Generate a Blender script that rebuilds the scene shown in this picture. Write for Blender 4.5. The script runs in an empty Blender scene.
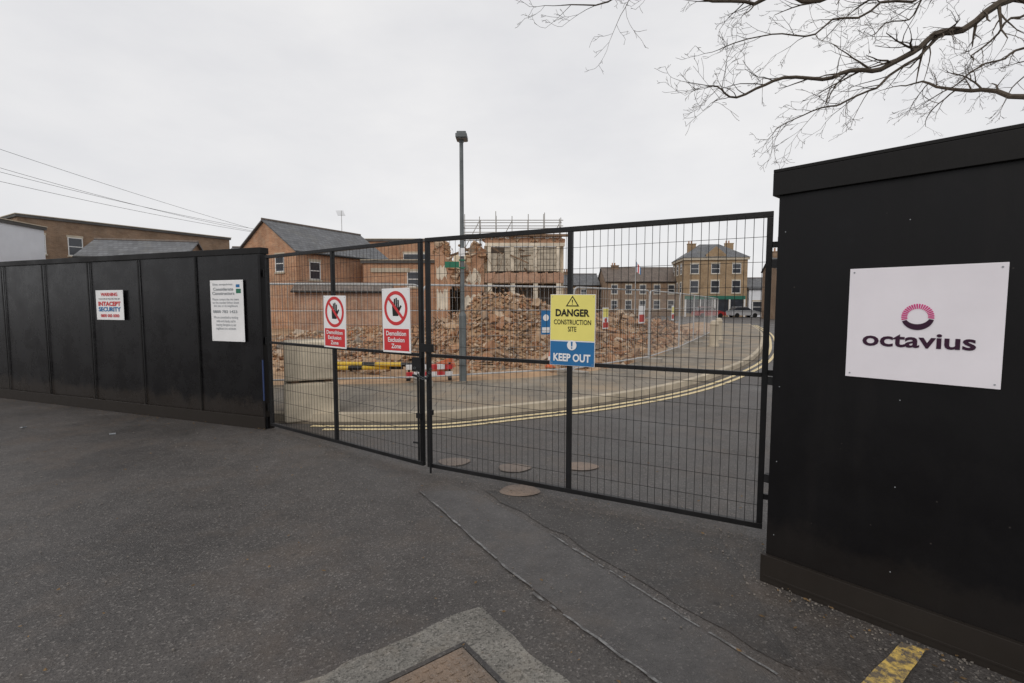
import bpy, math, random
from mathutils import Vector, Matrix, noise
random.seed(7)
sc = bpy.context.scene
COL = sc.collection
R = random.uniform

# ------------------------------------------------------------------ materials
def nn(nt, t, **kw):
    n = nt.nodes.new(t)
    for k, v in kw.items():
        setattr(n, k, v)
    return n

def base(name):
    m = bpy.data.materials.new(name); m.use_nodes = True
    nt = m.node_tree
    b = nt.nodes['Principled BSDF']
    return m, nt, b

def c4(c): return (c[0], c[1], c[2], 1)

def mixc(nt, fac, a, b, mode='MIX'):
    n = nn(nt, 'ShaderNodeMix', data_type='RGBA', blend_type=mode)
    for s, v in ((0, fac), (6, a), (7, b)):
        if isinstance(v, bpy.types.NodeSocket): nt.links.new(v, n.inputs[s])
        elif s == 0: n.inputs[0].default_value = v
        else: n.inputs[s].default_value = c4(v)
    return n.outputs[2]

def ramp(nt, src, stops):
    n = nn(nt, 'ShaderNodeValToRGB')
    el = n.color_ramp.elements
    while len(el) < len(stops): el.new(0.5)
    for e, (p, c) in zip(el, stops):
        e.position = p
        e.color = c4(c) if not isinstance(c, (int, float)) else (c, c, c, 1)
    nt.links.new(src, n.inputs[0])
    return n.outputs[0]

def noi(nt, vec, scale, detail=4, rough=.6):
    n = nn(nt, 'ShaderNodeTexNoise')
    n.inputs['Scale'].default_value = scale
    n.inputs['Detail'].default_value = detail
    n.inputs['Roughness'].default_value = rough
    nt.links.new(vec, n.inputs['Vector'])
    return n.outputs['Fac']

def objvec(nt, scale=(1, 1, 1)):
    t = nn(nt, 'ShaderNodeTexCoord')
    mp = nn(nt, 'ShaderNodeMapping')
    mp.inputs['Scale'].default_value = scale
    nt.links.new(t.outputs['Object'], mp.inputs['Vector'])
    return mp.outputs['Vector']

def bump(nt, b, h, strength, dist=.01):
    n = nn(nt, 'ShaderNodeBump')
    n.inputs['Strength'].default_value = strength
    n.inputs['Distance'].default_value = dist
    nt.links.new(h, n.inputs['Height'])
    nt.links.new(n.outputs[0], b.inputs['Normal'])

def mat(name, col, rough=.8, var=.25, scale=2.0, bmp=.2, bscale=40, spec=.3, metal=0, stretch=(1, 1, 1)):
    m, nt, b = base(name)
    v = objvec(nt, stretch)
    f = noi(nt, v, scale, 6)
    f = ramp(nt, f, [(.3, 0.0), (.7, 1.0)])
    lo = [x*(1-var) for x in col]; hi = [min(1, x*(1+var)) for x in col]
    nt.links.new(mixc(nt, f, lo, hi), b.inputs['Base Color'])
    b.inputs['Roughness'].default_value = rough
    b.inputs['Specular IOR Level'].default_value = spec
    b.inputs['Metallic'].default_value = metal
    if bmp: bump(nt, b, noi(nt, v, bscale, 3), bmp)
    return m

def brick_mat(name, c1, c2, mortar, sc_=1.0, stain=.35):
    m, nt, b = base(name)
    t = nn(nt, 'ShaderNodeTexCoord')
    s = nn(nt, 'ShaderNodeSeparateXYZ'); nt.links.new(t.outputs['Object'], s.inputs[0])
    a = nn(nt, 'ShaderNodeMath', operation='ADD'); nt.links.new(s.outputs[0], a.inputs[0]); nt.links.new(s.outputs[1], a.inputs[1])
    cb = nn(nt, 'ShaderNodeCombineXYZ'); nt.links.new(a.outputs[0], cb.inputs[0]); nt.links.new(s.outputs[2], cb.inputs[1])
    br = nn(nt, 'ShaderNodeTexBrick')
    br.inputs['Color1'].default_value = c4(c1); br.inputs['Color2'].default_value = c4(c2)
    br.inputs['Mortar'].default_value = c4(mortar)
    br.inputs['Scale'].default_value = 1.0
    br.inputs['Brick Width'].default_value = .225*sc_; br.inputs['Row Height'].default_value = .075*sc_
    br.inputs['Mortar Size'].default_value = .007*sc_; br.inputs['Bias'].default_value = 0
    nt.links.new(cb.outputs[0], br.inputs['Vector'])
    f = noi(nt, t.outputs['Object'], .7, 6, .65)
    f = ramp(nt, f, [(.35, 1-stain), (.62, 1.0)])
    o = mixc(nt, 1.0, br.outputs['Color'], f, 'MULTIPLY')
    f2 = ramp(nt, noi(nt, t.outputs['Object'], 1.7, 7, .7), [(.48, 0.0), (.72, .5)])
    o = mixc(nt, f2, o, mortar)
    nt.links.new(o, b.inputs['Base Color'])
    b.inputs['Roughness'].default_value = .9; b.inputs['Specular IOR Level'].default_value = .2
    bump(nt, b, br.outputs['Fac'], -.3, .01)
    return m

def asphalt_mat(name, col, speck=.5, rough=.75, lo=.58):
    m, nt, b = base(name)
    v = objvec(nt)
    vo = nn(nt, 'ShaderNodeTexVoronoi'); vo.inputs['Scale'].default_value = 110
    nt.links.new(v, vo.inputs['Vector'])
    spk = nn(nt, 'ShaderNodeSeparateColor'); nt.links.new(vo.outputs['Color'], spk.inputs[0])
    sf = ramp(nt, spk.outputs[0], [(0.0, 1-speck*.6), (.6, 1.0), (.85, 1.0), (1.0, 1.0)])
    hi_ = ramp(nt, spk.outputs[1], [(.86, 0.0), (1.0, speck*.6)])
    n1 = noi(nt, v, .42, 8, .62)
    big = ramp(nt, n1, [(.36, lo), (.47, .80), (.56, 1.0)])
    n2 = noi(nt, v, 4, 7, .75)
    mid = ramp(nt, n2, [(.32, .64), (.66, 1.0)])
    o = mixc(nt, 1, [x*1.3 for x in col], big, 'MULTIPLY'); o = mixc(nt, 1, o, mid, 'MULTIPLY'); o = mixc(nt, 1, o, sf, 'MULTIPLY')
    o = mixc(nt, hi_, o, (.30, .28, .26))
    n3 = noi(nt, v, 1.1, 7, .7)
    df = ramp(nt, n3, [(.5, 0.0), (.72, .5)])
    o = mixc(nt, df, o, (col[0]*1.5, col[1]*1.25, col[2]*1.0))
    vs = nn(nt, 'ShaderNodeTexVoronoi'); vs.inputs['Scale'].default_value = 2.3; nt.links.new(v, vs.inputs['Vector'])
    sp = ramp(nt, vs.outputs['Distance'], [(.035, .55), (.06, 0.0)])
    o = mixc(nt, sp, o, [x*.45 for x in col])
    nt.links.new(o, b.inputs['Base Color'])
    rr = ramp(nt, n1, [(.3, rough-.38), (.6, rough)])
    nt.links.new(rr, b.inputs['Roughness'])
    b.inputs['Specular IOR Level'].default_value = .42
    bump(nt, b, vo.outputs['Distance'], .5, .006)
    return m

def paint_black(name, rough=.38, col=(.0045, .0042, .005), spec=.3, dirt=.30):
    m, nt, b = base(name)
    v = objvec(nt); vs = objvec(nt, (7, 7, .5))
    f = noi(nt, v, 3.0, 8, .7)
    st = noi(nt, vs, 1.0, 5, .65)
    dust = ramp(nt, f, [(.56, 0.0), (.85, .2)])
    str_ = ramp(nt, st, [(.52, 0.0), (.78, .28)])
    o = mixc(nt, str_, col, (.014, .012, .012))
    o = mixc(nt, dust, o, (.026, .022, .020))
    vo = nn(nt, 'ShaderNodeTexVoronoi'); vo.inputs['Scale'].default_value = 9; nt.links.new(v, vo.inputs['Vector'])
    sp = ramp(nt, vo.outputs['Distance'], [(.02, .4), (.045, 0.0)])
    o = mixc(nt, sp, o, (.10, .09, .085))
    t = nn(nt, 'ShaderNodeTexCoord'); s = nn(nt, 'ShaderNodeSeparateXYZ'); nt.links.new(t.outputs['Object'], s.inputs[0])
    a = nn(nt, 'ShaderNodeMath', operation='MULTIPLY_ADD'); nt.links.new(f, a.inputs[0]); a.inputs[1].default_value = -.6; nt.links.new(s.outputs[2], a.inputs[2])
    g = ramp(nt, a.outputs[0], [(0.0, dirt), (.12, 0.0)])
    o = mixc(nt, g, o, (.06, .048, .038))
    nt.links.new(o, b.inputs['Base Color'])
    r = ramp(nt, noi(nt, v, 2.2, 6, .7), [(.3, rough-.08), (.7, rough+.2)])
    nt.links.new(r, b.inputs['Roughness'])
    b.inputs['Specular IOR Level'].default_value = spec
    bump(nt, b, noi(nt, objvec(nt, (1, 1, .25)), 12, 5, .7), .22, .006)
    return m

def rubble_mat():
    m, nt, b = base('rubble')
    g = nn(nt, 'ShaderNodeNewGeometry')
    o = ramp(nt, g.outputs['Random Per Island'], [(0, (.16, .085, .05)), (.16, (.40, .20, .11)), (.34, (.52, .29, .165)), (.5, (.32, .21, .135)), (.66, (.53, .37, .24)), (.84, (.64, .54, .43)), (.93, (.22, .19, .16)), (1, (.45, .18, .08))])
    v = objvec(nt)
    f = ramp(nt, noi(nt, v, 9, 5, .7), [(.3, .6), (.7, 1.0)])
    o = mixc(nt, 1, o, f, 'MULTIPLY')
    d = ramp(nt, noi(nt, v, 1.1, 6, .7), [(.42, 0.0), (.66, .6)])
    o = mixc(nt, d, o, (.47, .30, .175))
    nt.links.new(o, b.inputs['Base Color']); b.inputs['Roughness'].default_value = .95
    b.inputs['Specular IOR Level'].default_value = .15
    bump(nt, b, noi(nt, v, 30, 4), .4, .01)
    return m

def slab_mat():
    m, nt, b = base('paving_slabs')
    v = objvec(nt)
    br = nn(nt, 'ShaderNodeTexBrick')
    br.inputs['Color1'].default_value = (.225, .195, .155, 1); br.inputs['Color2'].default_value = (.275, .24, .19, 1)
    br.inputs['Mortar'].default_value = (.11, .095, .08, 1); br.inputs['Scale'].default_value = 1
    br.inputs['Brick Width'].default_value = .6; br.inputs['Row Height'].default_value = .45; br.inputs['Mortar Size'].default_value = .008
    nt.links.new(v, br.inputs['Vector'])
    f = ramp(nt, noi(nt, v, 1.3, 8, .72), [(.3, .5), (.62, 1.0)])
    o = mixc(nt, 1, br.outputs['Color'], f, 'MULTIPLY')
    d = ramp(nt, noi(nt, v, .6, 6, .7), [(.46, 0.0), (.64, .65)])
    o = mixc(nt, d, o, (.34, .25, .155))
    nt.links.new(o, b.inputs['Base Color'])
    b.inputs['Roughness'].default_value = .8
    bump(nt, b, noi(nt, v, 60, 3), .3, .004)
    return m

def slate_mat(name, col):
    m, nt, b = base(name)
    t = nn(nt, 'ShaderNodeTexCoord')
    s = nn(nt, 'ShaderNodeSeparateXYZ'); nt.links.new(t.outputs['Object'], s.inputs[0])
    cb = nn(nt, 'ShaderNodeCombineXYZ'); nt.links.new(s.outputs[0], cb.inputs[0]); nt.links.new(s.outputs[2], cb.inputs[1])
    br = nn(nt, 'ShaderNodeTexBrick')
    br.inputs['Color1'].default_value = c4([x*.8 for x in col]); br.inputs['Color2'].default_value = c4([x*1.2 for x in col])
    br.inputs['Mortar'].default_value = c4([x*.4 for x in col]); br.inputs['Scale'].default_value = 1
    br.inputs['Brick Width'].default_value = .3; br.inputs['Row Height'].default_value = .18; br.inputs['Mortar Size'].default_value = .012
    nt.links.new(cb.outputs[0], br.inputs['Vector'])
    f = ramp(nt, noi(nt, t.outputs['Object'], 1.1, 6, .7), [(.3, .6), (.7, 1.0)])
    o = mixc(nt, 1, br.outputs['Color'], f, 'MULTIPLY')
    d = ramp(nt, noi(nt, t.outputs['Object'], .9, 6, .7), [(.52, 0.0), (.7, .4)])
    o = mixc(nt, d, o, (.17, .16, .13))
    nt.links.new(o, b.inputs['Base Color'])
    b.inputs['Roughness'].default_value = .6
    return m

def worn_paint(name, col, under, amount=.5):
    m, nt, b = base(name)
    v = objvec(nt)
    f = ramp(nt, noi(nt, v, 18, 8, .75), [(amount-.08, 0.0), (amount+.06, 1.0)])
    nt.links.new(mixc(nt, f, col, under), b.inputs['Base Color'])
    b.inputs['Roughness'].default_value = .8
    bump(nt, b, noi(nt, v, 120, 2), .4, .004)
    return m

M = {}
M['asphalt'] = asphalt_mat('asphalt', (.076, .069, .065), .7, .70)
M['trench'] = asphalt_mat('asphalt_trench_patch', (.078, .074, .073), .35, .68, .78)
M['patch'] = asphalt_mat('asphalt_dark_patch', (.056, .052, .050), .5, .7)
M['concrete_patch'] = asphalt_mat('exposed_aggregate', (.20, .19, .17), 1.0, .9)
M['joint'] = worn_paint('sealed_joint', (.22, .22, .22), (.09, .088, .086), .5)
M['cover'] = asphalt_mat('manhole_cover_iron', (.17, .13, .10), .5, .65)
M['cover2'] = asphalt_mat('manhole_cover_small', (.20, .155, .125), .4, .7)
M['slab'] = slab_mat()
M['kerb'] = mat('kerb_concrete', (.44, .38, .29), .9, .25, 3, .4, 60)
M['gutter'] = mat('gutter_dust', (.15, .125, .095), .9, .35, 3, .4, 60)
M['yellow'] = worn_paint('yellow_road_paint', (.74, .60, .34), (.26, .22, .15), .57)
M['yellow2'] = worn_paint('yellow_road_paint_fresh', (.66, .46, .12), (.12, .10, .08), .50)
M['black'] = paint_black('black_hoarding_paint', .22, spec=.36)
M['black2'] = paint_black('black_hoarding_paint_matt', .34, spec=.24, dirt=.12)
M['blacktrim'] = paint_black('black_trim_paint', .42, (.006, .0055, .0055), .24)
M['gate'] = mat('black_gate_steel', (.010, .010, .011), .45, .4, 6, .15, 60, .3)
M['wire'] = mat('dark_wire', (.022, .021, .021), .5, .3, 6, 0, 60, .3)
M['galv'] = mat('galvanised_steel', (.46, .46, .46), .5, .2, 6, .1, 40, .5, .2)
M['lamp'] = mat('painted_grey_steel', (.13, .145, .15), .5, .3, 4, .1, 40, .4)
M['white'] = mat('white_sign', (.80, .80, .81), .45, .06, 3, .02, 40, .4)
M['pink'] = mat('white_pvc_sign', (.80, .77, .82), .45, .04, 3, .02, 40, .4)
M['red'] = mat('red_sign', (.58, .035, .04), .45, .08, 3, 0, 40, .4)
M['fred'] = mat('faded_red', (.50, .07, .06), .6, .15, 3, 0, 40, .3)
M['syellow'] = mat('yellow_sign', (.82, .74, .20), .45, .05, 3, 0, 40, .4)
M['sblue'] = mat('blue_sign', (.02, .15, .36), .45, .08, 3, 0, 40, .4)
M['sgreen'] = mat('green_sign', (.02, .16, .09), .45, .08, 3, 0, 40, .4)
M['sblack'] = mat('black_print', (.012, .012, .012), .5, .05, 3, 0, 40, .3)
M['purple'] = mat('dark_purple_print', (.035, .008, .028), .5, .05, 3, 0)
M['magenta'] = mat('magenta_print', (.62, .012, .20), .5, .05, 3, 0)
M['grey'] = mat('grey_print', (.3, .32, .34), .6, .1, 3, 0)
M['block'] = mat('concrete_block', (.56, .49, .38), .95, .32, 2.2, .6, 30)
M['foot'] = mat('fence_foot', (.35, .32, .28), .95, .2, 3, .5, 40)
M['rubble'] = rubble_mat()
M['soil'] = mat('site_soil', (.36, .235, .14), .95, .4, 1.2, .8, 12)
M['brickO'] = brick_mat('orange_brick', (.57, .30, .17), (.43, .21, .12), (.50, .40, .30))
M['brickB'] = brick_mat('brown_brick', (.31, .205, .13), (.235, .15, .10), (.32, .25, .19))
M['brickY'] = brick_mat('buff_brick', (.42, .29, .17), (.33, .22, .13), (.38, .31, .22))
M['brickP'] = brick_mat('pink_brick', (.52, .30, .20), (.43, .235, .155), (.5, .41, .32), 1, .4)
M['plaster'] = mat('cream_plaster', (.60, .51, .38), .9, .35, 1.2, .3, 8)
M['plasterW'] = mat('white_plaster', (.66, .59, .48), .9, .28, 1.5, .3, 8)
M['render'] = mat('white_render', (.72, .74, .78), .8, .06, 1, .1, 20)
M['slate'] = slate_mat('slate', (.15, .155, .165))
M['tile'] = slate_mat('brown_tile', (.17, .13, .105))
M['felt'] = mat('roof_felt', (.10, .095, .09), .8, .2, 1, 0)
M['glass'] = mat('window_glass', (.035, .04, .05), .12, .4, .8, 0, 10, .6)
M['frame'] = mat('white_window_frame', (.70, .70, .69), .5, .06, 2, 0)
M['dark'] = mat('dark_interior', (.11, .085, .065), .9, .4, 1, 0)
M['louvre'] = mat('grimy_infill_panel', (.46, .41, .33), .8, .3, 2.5, 0)
M['stone'] = mat('stone_trim', (.48, .42, .33), .9, .15, 2, .2, 20)
M['shopg'] = mat('shop_green', (.03, .14, .10), .5, .1, 2, 0)
M['timber'] = mat('broken_timber', (.19, .125, .08), .9, .4, 4, .3, 20)
M['bark'] = mat('bark', (.085, .068, .052), .95, .35, 6, .6, 30)
M['leaf'] = mat('dead_leaf', (.16, .10, .045), .8, .5, 9, 0)
M['grit'] = mat('loose_grit', (.19, .17, .15), .9, .4, 9, 0)
M['twigs'] = mat('distant_twigs', (.12, .11, .095), .95, .4, .5, 0)
M['cable'] = mat('black_cable', (.06, .06, .065), .6, .1, 1, 0)
M['orange'] = mat('orange_plastic', (.62, .17, .07), .5, .1, 3, 0)
M['pyellow'] = mat('yellow_plastic', (.66, .44, .04), .5, .15, 3, 0)
M['ggate'] = mat('scaffold_tube', (.36, .35, .33), .6, .2, 3, 0, 40, .4, .2)
M['bluetape'] = mat('blue_strap', (.03, .05, .13), .5, .1, 3, 0)
M['carred'] = mat('car_paint_red', (.35, .03, .03), .3, .05, 3, 0, 40, .5)
M['carsil'] = mat('car_paint_silver', (.42, .43, .45), .3, .05, 3, 0, 40, .5)

# ------------------------------------------------------------------ mesh builder
class MB:
    def __init__(s): s.v = []; s.f = []; s.m = []
    def face(s, pts, m=0):
        i = len(s.v); s.v += [tuple(p) for p in pts]; s.f.append(tuple(range(i, i+len(pts)))); s.m.append(m)
    def box(s, lo, hi, m=0, rot=None, c=None, jit=0):
        p = [Vector((x, y, z)) for x in (lo[0], hi[0]) for y in (lo[1], hi[1]) for z in (lo[2], hi[2])]
        if jit: p = [q+Vector((R(-jit, jit), R(-jit, jit), R(-jit, jit))) for q in p]
        if rot is not None: p = [rot @ q for q in p]
        if c is not None: p = [q+Vector(c) for q in p]
        i = len(s.v); s.v += [tuple(q) for q in p]
        for f in ((0, 1, 3, 2), (4, 6, 7, 5), (0, 4, 5, 1), (2, 3, 7, 6), (0, 2, 6, 4), (1, 5, 7, 3)):
            s.f.append(tuple(i+k for k in f)); s.m.append(m)
    def tube(s, pts, rad, n=6, m=0, cap=True):
        pts = [Vector(p) for p in pts]
        if not isinstance(rad, (list, tuple)): rad = [rad]*len(pts)
        t0 = (pts[1]-pts[0]).normalized()
        u = t0.orthogonal().normalized()
        st = len(s.v)
        for k, p in enumerate(pts):
            a = pts[max(0, k-1)]; b = pts[min(len(pts)-1, k+1)]
            t = (b-a).normalized()
            u = (u - t*u.dot(t))
            u = u.normalized() if u.length > 1e-6 else t.orthogonal().normalized()
            w = t.cross(u)
            for j in range(n):
                an = 2*math.pi*j/n + math.pi/n
                q = p + (u*math.cos(an)+w*math.sin(an))*rad[k]
                s.v.append(tuple(q))
        for k in range(len(pts)-1):
            for j in range(n):
                a = st+k*n+j; b = st+k*n+(j+1) % n
                s.f.append((a, b, b+n, a+n)); s.m.append(m)
        if cap:
            s.f.append(tuple(st+j for j in reversed(range(n)))); s.m.append(m)
            e = st+(len(pts)-1)*n
            s.f.append(tuple(e+j for j in range(n))); s.m.append(m)
    def obj(s, name, mats, parent=None, loc=(0, 0, 0), rz=0, smooth=False, bevel=0):
        me = bpy.data.meshes.new(name); me.from_pydata(s.v, [], s.f)
        if not isinstance(mats, (list, tuple)): mats = [mats]
        for x in mats: me.materials.append(M[x])
        me.polygons.foreach_set('material_index', s.m)
        if smooth: me.polygons.foreach_set('use_smooth', [True]*len(s.f))
        me.update()
        o = bpy.data.objects.new(name, me); COL.objects.link(o)
        o.location = loc; o.rotation_euler = (0, 0, rz)
        if parent: o.parent = parent
        if bevel:
            b = o.modifiers.new('bevel', 'BEVEL'); b.width = bevel; b.segments = 2; b.limit_method = 'ANGLE'
        return o

def empty(name, loc=(0, 0, 0), rz=0):
    e = bpy.data.objects.new(name, None); COL.objects.link(e)
    e.location = loc; e.rotation_euler = (0, 0, rz); e.empty_display_size = .2
    return e

def catmull(P, n=8):
    P = [Vector((*p, 0)) if len(p) == 2 else Vector(p) for p in P]
    out = []
    for i in range(len(P)-1):
        p0 = P[max(0, i-1)]; p1 = P[i]; p2 = P[i+1]; p3 = P[min(len(P)-1, i+2)]
        for k in range(n):
            t = k/n
            out.append(.5*((2*p1)+(-p0+p2)*t+(2*p0-5*p1+4*p2-p3)*t*t+(-p0+3*p1-3*p2+p3)*t**3))
    out.append(P[-1]); return out

# ------------------------------------------------------------------ ground
g = MB()
S = 450
g.face([(-S, -S, 0), (S, -S, 0), (S, S, 0), (-S, S, 0)])
g.obj('ground', 'asphalt')

K = catmull([(-4.2, 7.2), (-3.3, 7.14), (-2.42, 7.10), (-1.18, 7.17), (-.19, 7.6), (1.51, 8.5), (3.41, 10.05), (5.48, 12.5), (7.73, 15.8), (10.6, 21), (15, 30), (20, 42)])
B = catmull([(-7, 9.4), (-5.5, 9.4), (-4, 9.4), (-2.2, 9.6), (-.6, 10), (1.1, 10.8), (2.6, 12.2), (4, 14.3), (5.8, 17.5), (8.4, 22.5), (12.6, 31), (17.5, 43)])
def offs(P, d):
    out = []
    for i, p in enumerate(P):
        t = (P[min(len(P)-1, i+1)]-P[max(0, i-1)]).normalized()
        out.append(p+Vector((t.y, -t.x, 0))*d)
    return out
def ribbon(mb, A, C, za, zc, m=0, start=0):
    for i in range(start, len(A)-1):
        mb.face([(A[i].x, A[i].y, za), (A[i+1].x, A[i+1].y, za), (C[i+1].x, C[i+1].y, zc), (C[i].x, C[i].y, zc)], m)
pv = MB(); ribbon(pv, offs(K, -.125), B, .116, .13); ribbon(pv, B, offs(B, -.06), .13, .16)
pv.obj('pavement', 'slab')
kb = MB(); K2 = offs(K, -.125)
ribbon(kb, K, offs(K, -.02), .0, .11); ribbon(kb, offs(K, -.02), K2, .11, .12); ribbon(kb, K2, K2, .12, .05)
kb.obj('kerb', 'kerb')
yl = MB(); ribbon(yl, offs(K, .31), offs(K, .22), .008, .008, 0, 13); ribbon(yl, offs(K, .50), offs(K, .41), .008, .008, 0, 15)
yl.obj('double_yellow_lines', 'yellow')
gd = MB(); ribbon(gd, offs(K, .14), offs(K, .0), .004, .004, 0, 6); gd.obj('gutter_channel', 'gutter')

far = catmull([(-26, 46), (-20, 46), (-16, 46), (-12, 46), (-8, 46), (-4, 46), (0, 46), (3, 46), (6, 45), (9, 42), (12.8, 40), (17, 46)])
so = MB(); NV = 36
BB = offs(B, -.06)
grid = []
for i in range(len(BB)):
    row = []
    for k in range(NV+1):
        t = (k/NV)**1.6
        p = BB[i].lerp(far[i], t)
        h = .10+.10*noise.noise(Vector((p.x*.9, p.y*.9, 3)))*min(1, k/3)
        row.append((p.x, p.y, h))
    grid.append(row)
for i in range(len(BB)-1):
    for k in range(NV):
        so.face([grid[i][k], grid[i+1][k], grid[i+1][k+1], grid[i][k+1]])
so.obj('demolition_site_ground', 'soil')

def sheet(name, pts, z, m):
    s = MB(); s.face([(x, y, z) for x, y in pts]); return s.obj(name, m)
def wob(pts, a=.02, step=.12):
    out = []
    for i in range(len(pts)):
        p = Vector((*pts[i], 0)); q = Vector((*pts[(i+1) % len(pts)], 0)); n = max(1, int((q-p).length/step))
        for k in range(n):
            r = p.lerp(q, k/n); out.append((r.x+a*noise.noise(Vector((r.x*5, r.y*5, 1))), r.y+a*noise.noise(Vector((r.x*5, r.y*5, 9)))))
    return out
sheet('trench_patch', wob([(-.85, 4.42), (-.35, 4.42), (.244, 3.59), (1.18, 2.18), (2.1, .8), (1.45, .8), (.59, 2.19), (.06, 2.93)]), .004, 'trench')
sheet('dark_asphalt_patch', wob([(-.28, 4.46), (1.5, 3.5), (1.44, 3.0), (1.30, 2.16), (.29, 3.63)], .06), .0045, 'patch')
jn = MB()
def line(mb, a, b, w, z, wig=.012, gap=.07):
    a = Vector((*a, 0)); b = Vector((*b, 0)); t = (b-a).normalized(); n = Vector((-t.y, t.x, 0))
    L = (b-a).length; k = max(2, int(L/.05)); prev = None
    for i in range(k+1):
        p = a.lerp(b, i/k)+n*wig*noise.noise(Vector((i*.35+a.x*9, a.y, 0)))
        ww = w*(.5+.8*random.random())
        q = (p+n*ww/2, p-n*ww/2)
        if prev and random.random() > gap: mb.face([(prev[0].x, prev[0].y, z), (prev[1].x, prev[1].y, z), (q[1].x, q[1].y, z), (q[0].x, q[0].y, z)])
        prev = q
line(jn, (-.82, 4.38), (.06, 2.93), .018, .010); line(jn, (.04, 2.96), (.12, 2.86), .014, .012)
line(jn, (.12, 2.80), (.62, 2.15), .015, .010); line(jn, (.28, 3.55), (1.2, 2.15), .014, .010)
line(jn, (.62, 2.15), (1.5, .9), .015, .010)
jn.obj('patch_joint_seal', 'joint')
def rect(c, d1, l1, d2, l2):
    c = Vector(c); d1 = Vector(d1).normalized(); d2 = Vector(d2).normalized()
    return [tuple(c), tuple(c+d1*l1), tuple(c+d1*l1+d2*l2), tuple(c+d2*l2)]
d1 = (-.79, -.61); d2 = (.61, -.79)
sheet('concrete_surround', wob(rect((-.19, 2.68), d1, 1.35, d2, 1.35), .04, .05), .006, 'concrete_patch')
D2 = Vector((*d2, 0)).normalized()
e = empty('manhole_cover', (-.243, 2.33, 0), math.atan2(D2.y, D2.x))
mc = MB(); mc.box((0, -.62, .002), (.62, 0, .012)); mc.obj('plate', 'cover', e)
mc = MB()
for i in range(13):
    for j in range(13):
        x = .035+i*.0455; y = -.035-j*.0455
        a = .014; b_ = .005
        if (i+j) % 2: mc.box((x-a, y-b_, .0122), (x+a, y+b_, .0155))
        else: mc.box((x-b_, y-a, .0122), (x+b_, y+a, .0155))
mc.obj('tread_pattern', 'cover', e)
mc = MB()
for (xa, ya, xb, yb) in ((-.03, .006, .65, .03), (-.03, -.65, .65, -.626), (-.03, -.625, -.006, .005), (.626, -.625, .65, .005)): mc.box((xa, ya, .0), (xb, yb, .013))
mc.obj('frame', 'patch', e)
for k, (x, y, r) in enumerate([(-.62, 5.25, .17), (.02, 5.05, .17), (.72, 5.10, .17), (.07, 4.42, .18)]):
    c = MB(); c.face([(x+r*(1+.10*math.sin(3*a+k))*math.cos(a), y+r*.8*math.sin(a), .008) for a in [2*math.pi*i/20 for i in range(20)]])
    c.obj('access_cover', 'cover2')
sheet('yellow_road_marking', wob([(1.938, 2.37), (2.02, 2.31), (1.18, 1.73), (1.10, 1.80)], .012, .03), .008, 'yellow2')

lf = MB()
for i in range(560):
    if i < 240:
        t = R(0, 8); x = -3.3-.931*t; y = 6.69+.364*t-abs(random.gauss(0, .25))-.05
    elif i < 300:
        t = R(0, 3); x = 1.55+.675*t; y = 2.95-.738*t; q = abs(random.gauss(0, .12))+.03; x -= .738*q; y -= .675*q
    else: x = R(-7, 2.5); y = R(1.6, 7)
    r = R(.005, .014); a = R(0, 6.28); z = .014
    pts = [(x+r*c*math.cos(a+b), y+r*c*math.sin(a+b), z+R(0, .006)) for b, c in ((0, 1.4), (1.3, .7), (2.9, 1.2), (4.6, .7))]
    lf.face(pts)
lf.obj('fallen_leaves', 'leaf')
gt = MB()
for i in range(2200):
    k = random.random()
    if k < .4:
        t = R(0, 5.6); x = -3.1+.87*t; y = 6.5-.56*t+random.gauss(0, .3)
    elif k < .6:
        t = R(-.1, 3); q = abs(random.gauss(0, .10))+.035; x = 1.55+.675*t-.738*q; y = 2.95-.738*t-.675*q
    else: x = R(-5, 2.2); y = R(1.7, 6.5)
    s = R(.0015, .005); gt.box((-s, -s*.8, -s*.5), (s, s*.8, s*.7), 0, Matrix.Rotation(R(0, 3), 3, 'Z'), (x, y, .009), s*.3)
gt.obj('loose_grit', 'grit')
sm = MB()
for x, y in [(-6.7, 6.75), (-5.2, 6.4)]:
    sm.box((-.03, -.02, 0), (.03, .02, .012), 0, Matrix.Rotation(R(0, 3), 3, 'Z'), (x, y, .006), .006)
sm.obj('litter', 'grey')

# ------------------------------------------------------------------ hoardings
rzL = math.atan2(-.364, .931)
hl = empty('black_hoarding_fence', (-3.32, 6.69, 0), rzL)
st = MB(); tr = MB()
for i in range(12):
    x1 = -1.22*i-.004; x0 = -1.22*(i+1)+.004
    dy = R(-.004, .004); pn = MB()
    pn.box((x0, dy, .16), (x1, .018+dy, 2.40), 0, Matrix.Rotation(R(-.008, .004), 3, 'X'))
    pn.obj('panel', 'black', hl, bevel=.002)
    st.box((x1-.020, -.030, .17), (x1+.008, -.022, 2.355))
st.obj('cover_strips', 'blacktrim', hl)
tr.box((-14.6, -.034, 2.36), (.02, .10, 2.44)); tr.box((-14.6, -.045, .0), (.0, -.024, .168)); tr.obj('rails', 'blacktrim', hl, bevel=.003)
fr = MB()
for i in range(13): fr.box((-1.22*i-.05, .032, 0), (-1.22*i+.02, .1, 2.35))
fr.box((-.02, -.046, .17), (.02, .028, 2.355))
fr.obj('posts', 'black2', hl)
fr = MB(); fr.box((.005, -.058, .4), (.025, -.0465, .95)); fr.obj('blue_strap', 'bluetape', hl)

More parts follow.
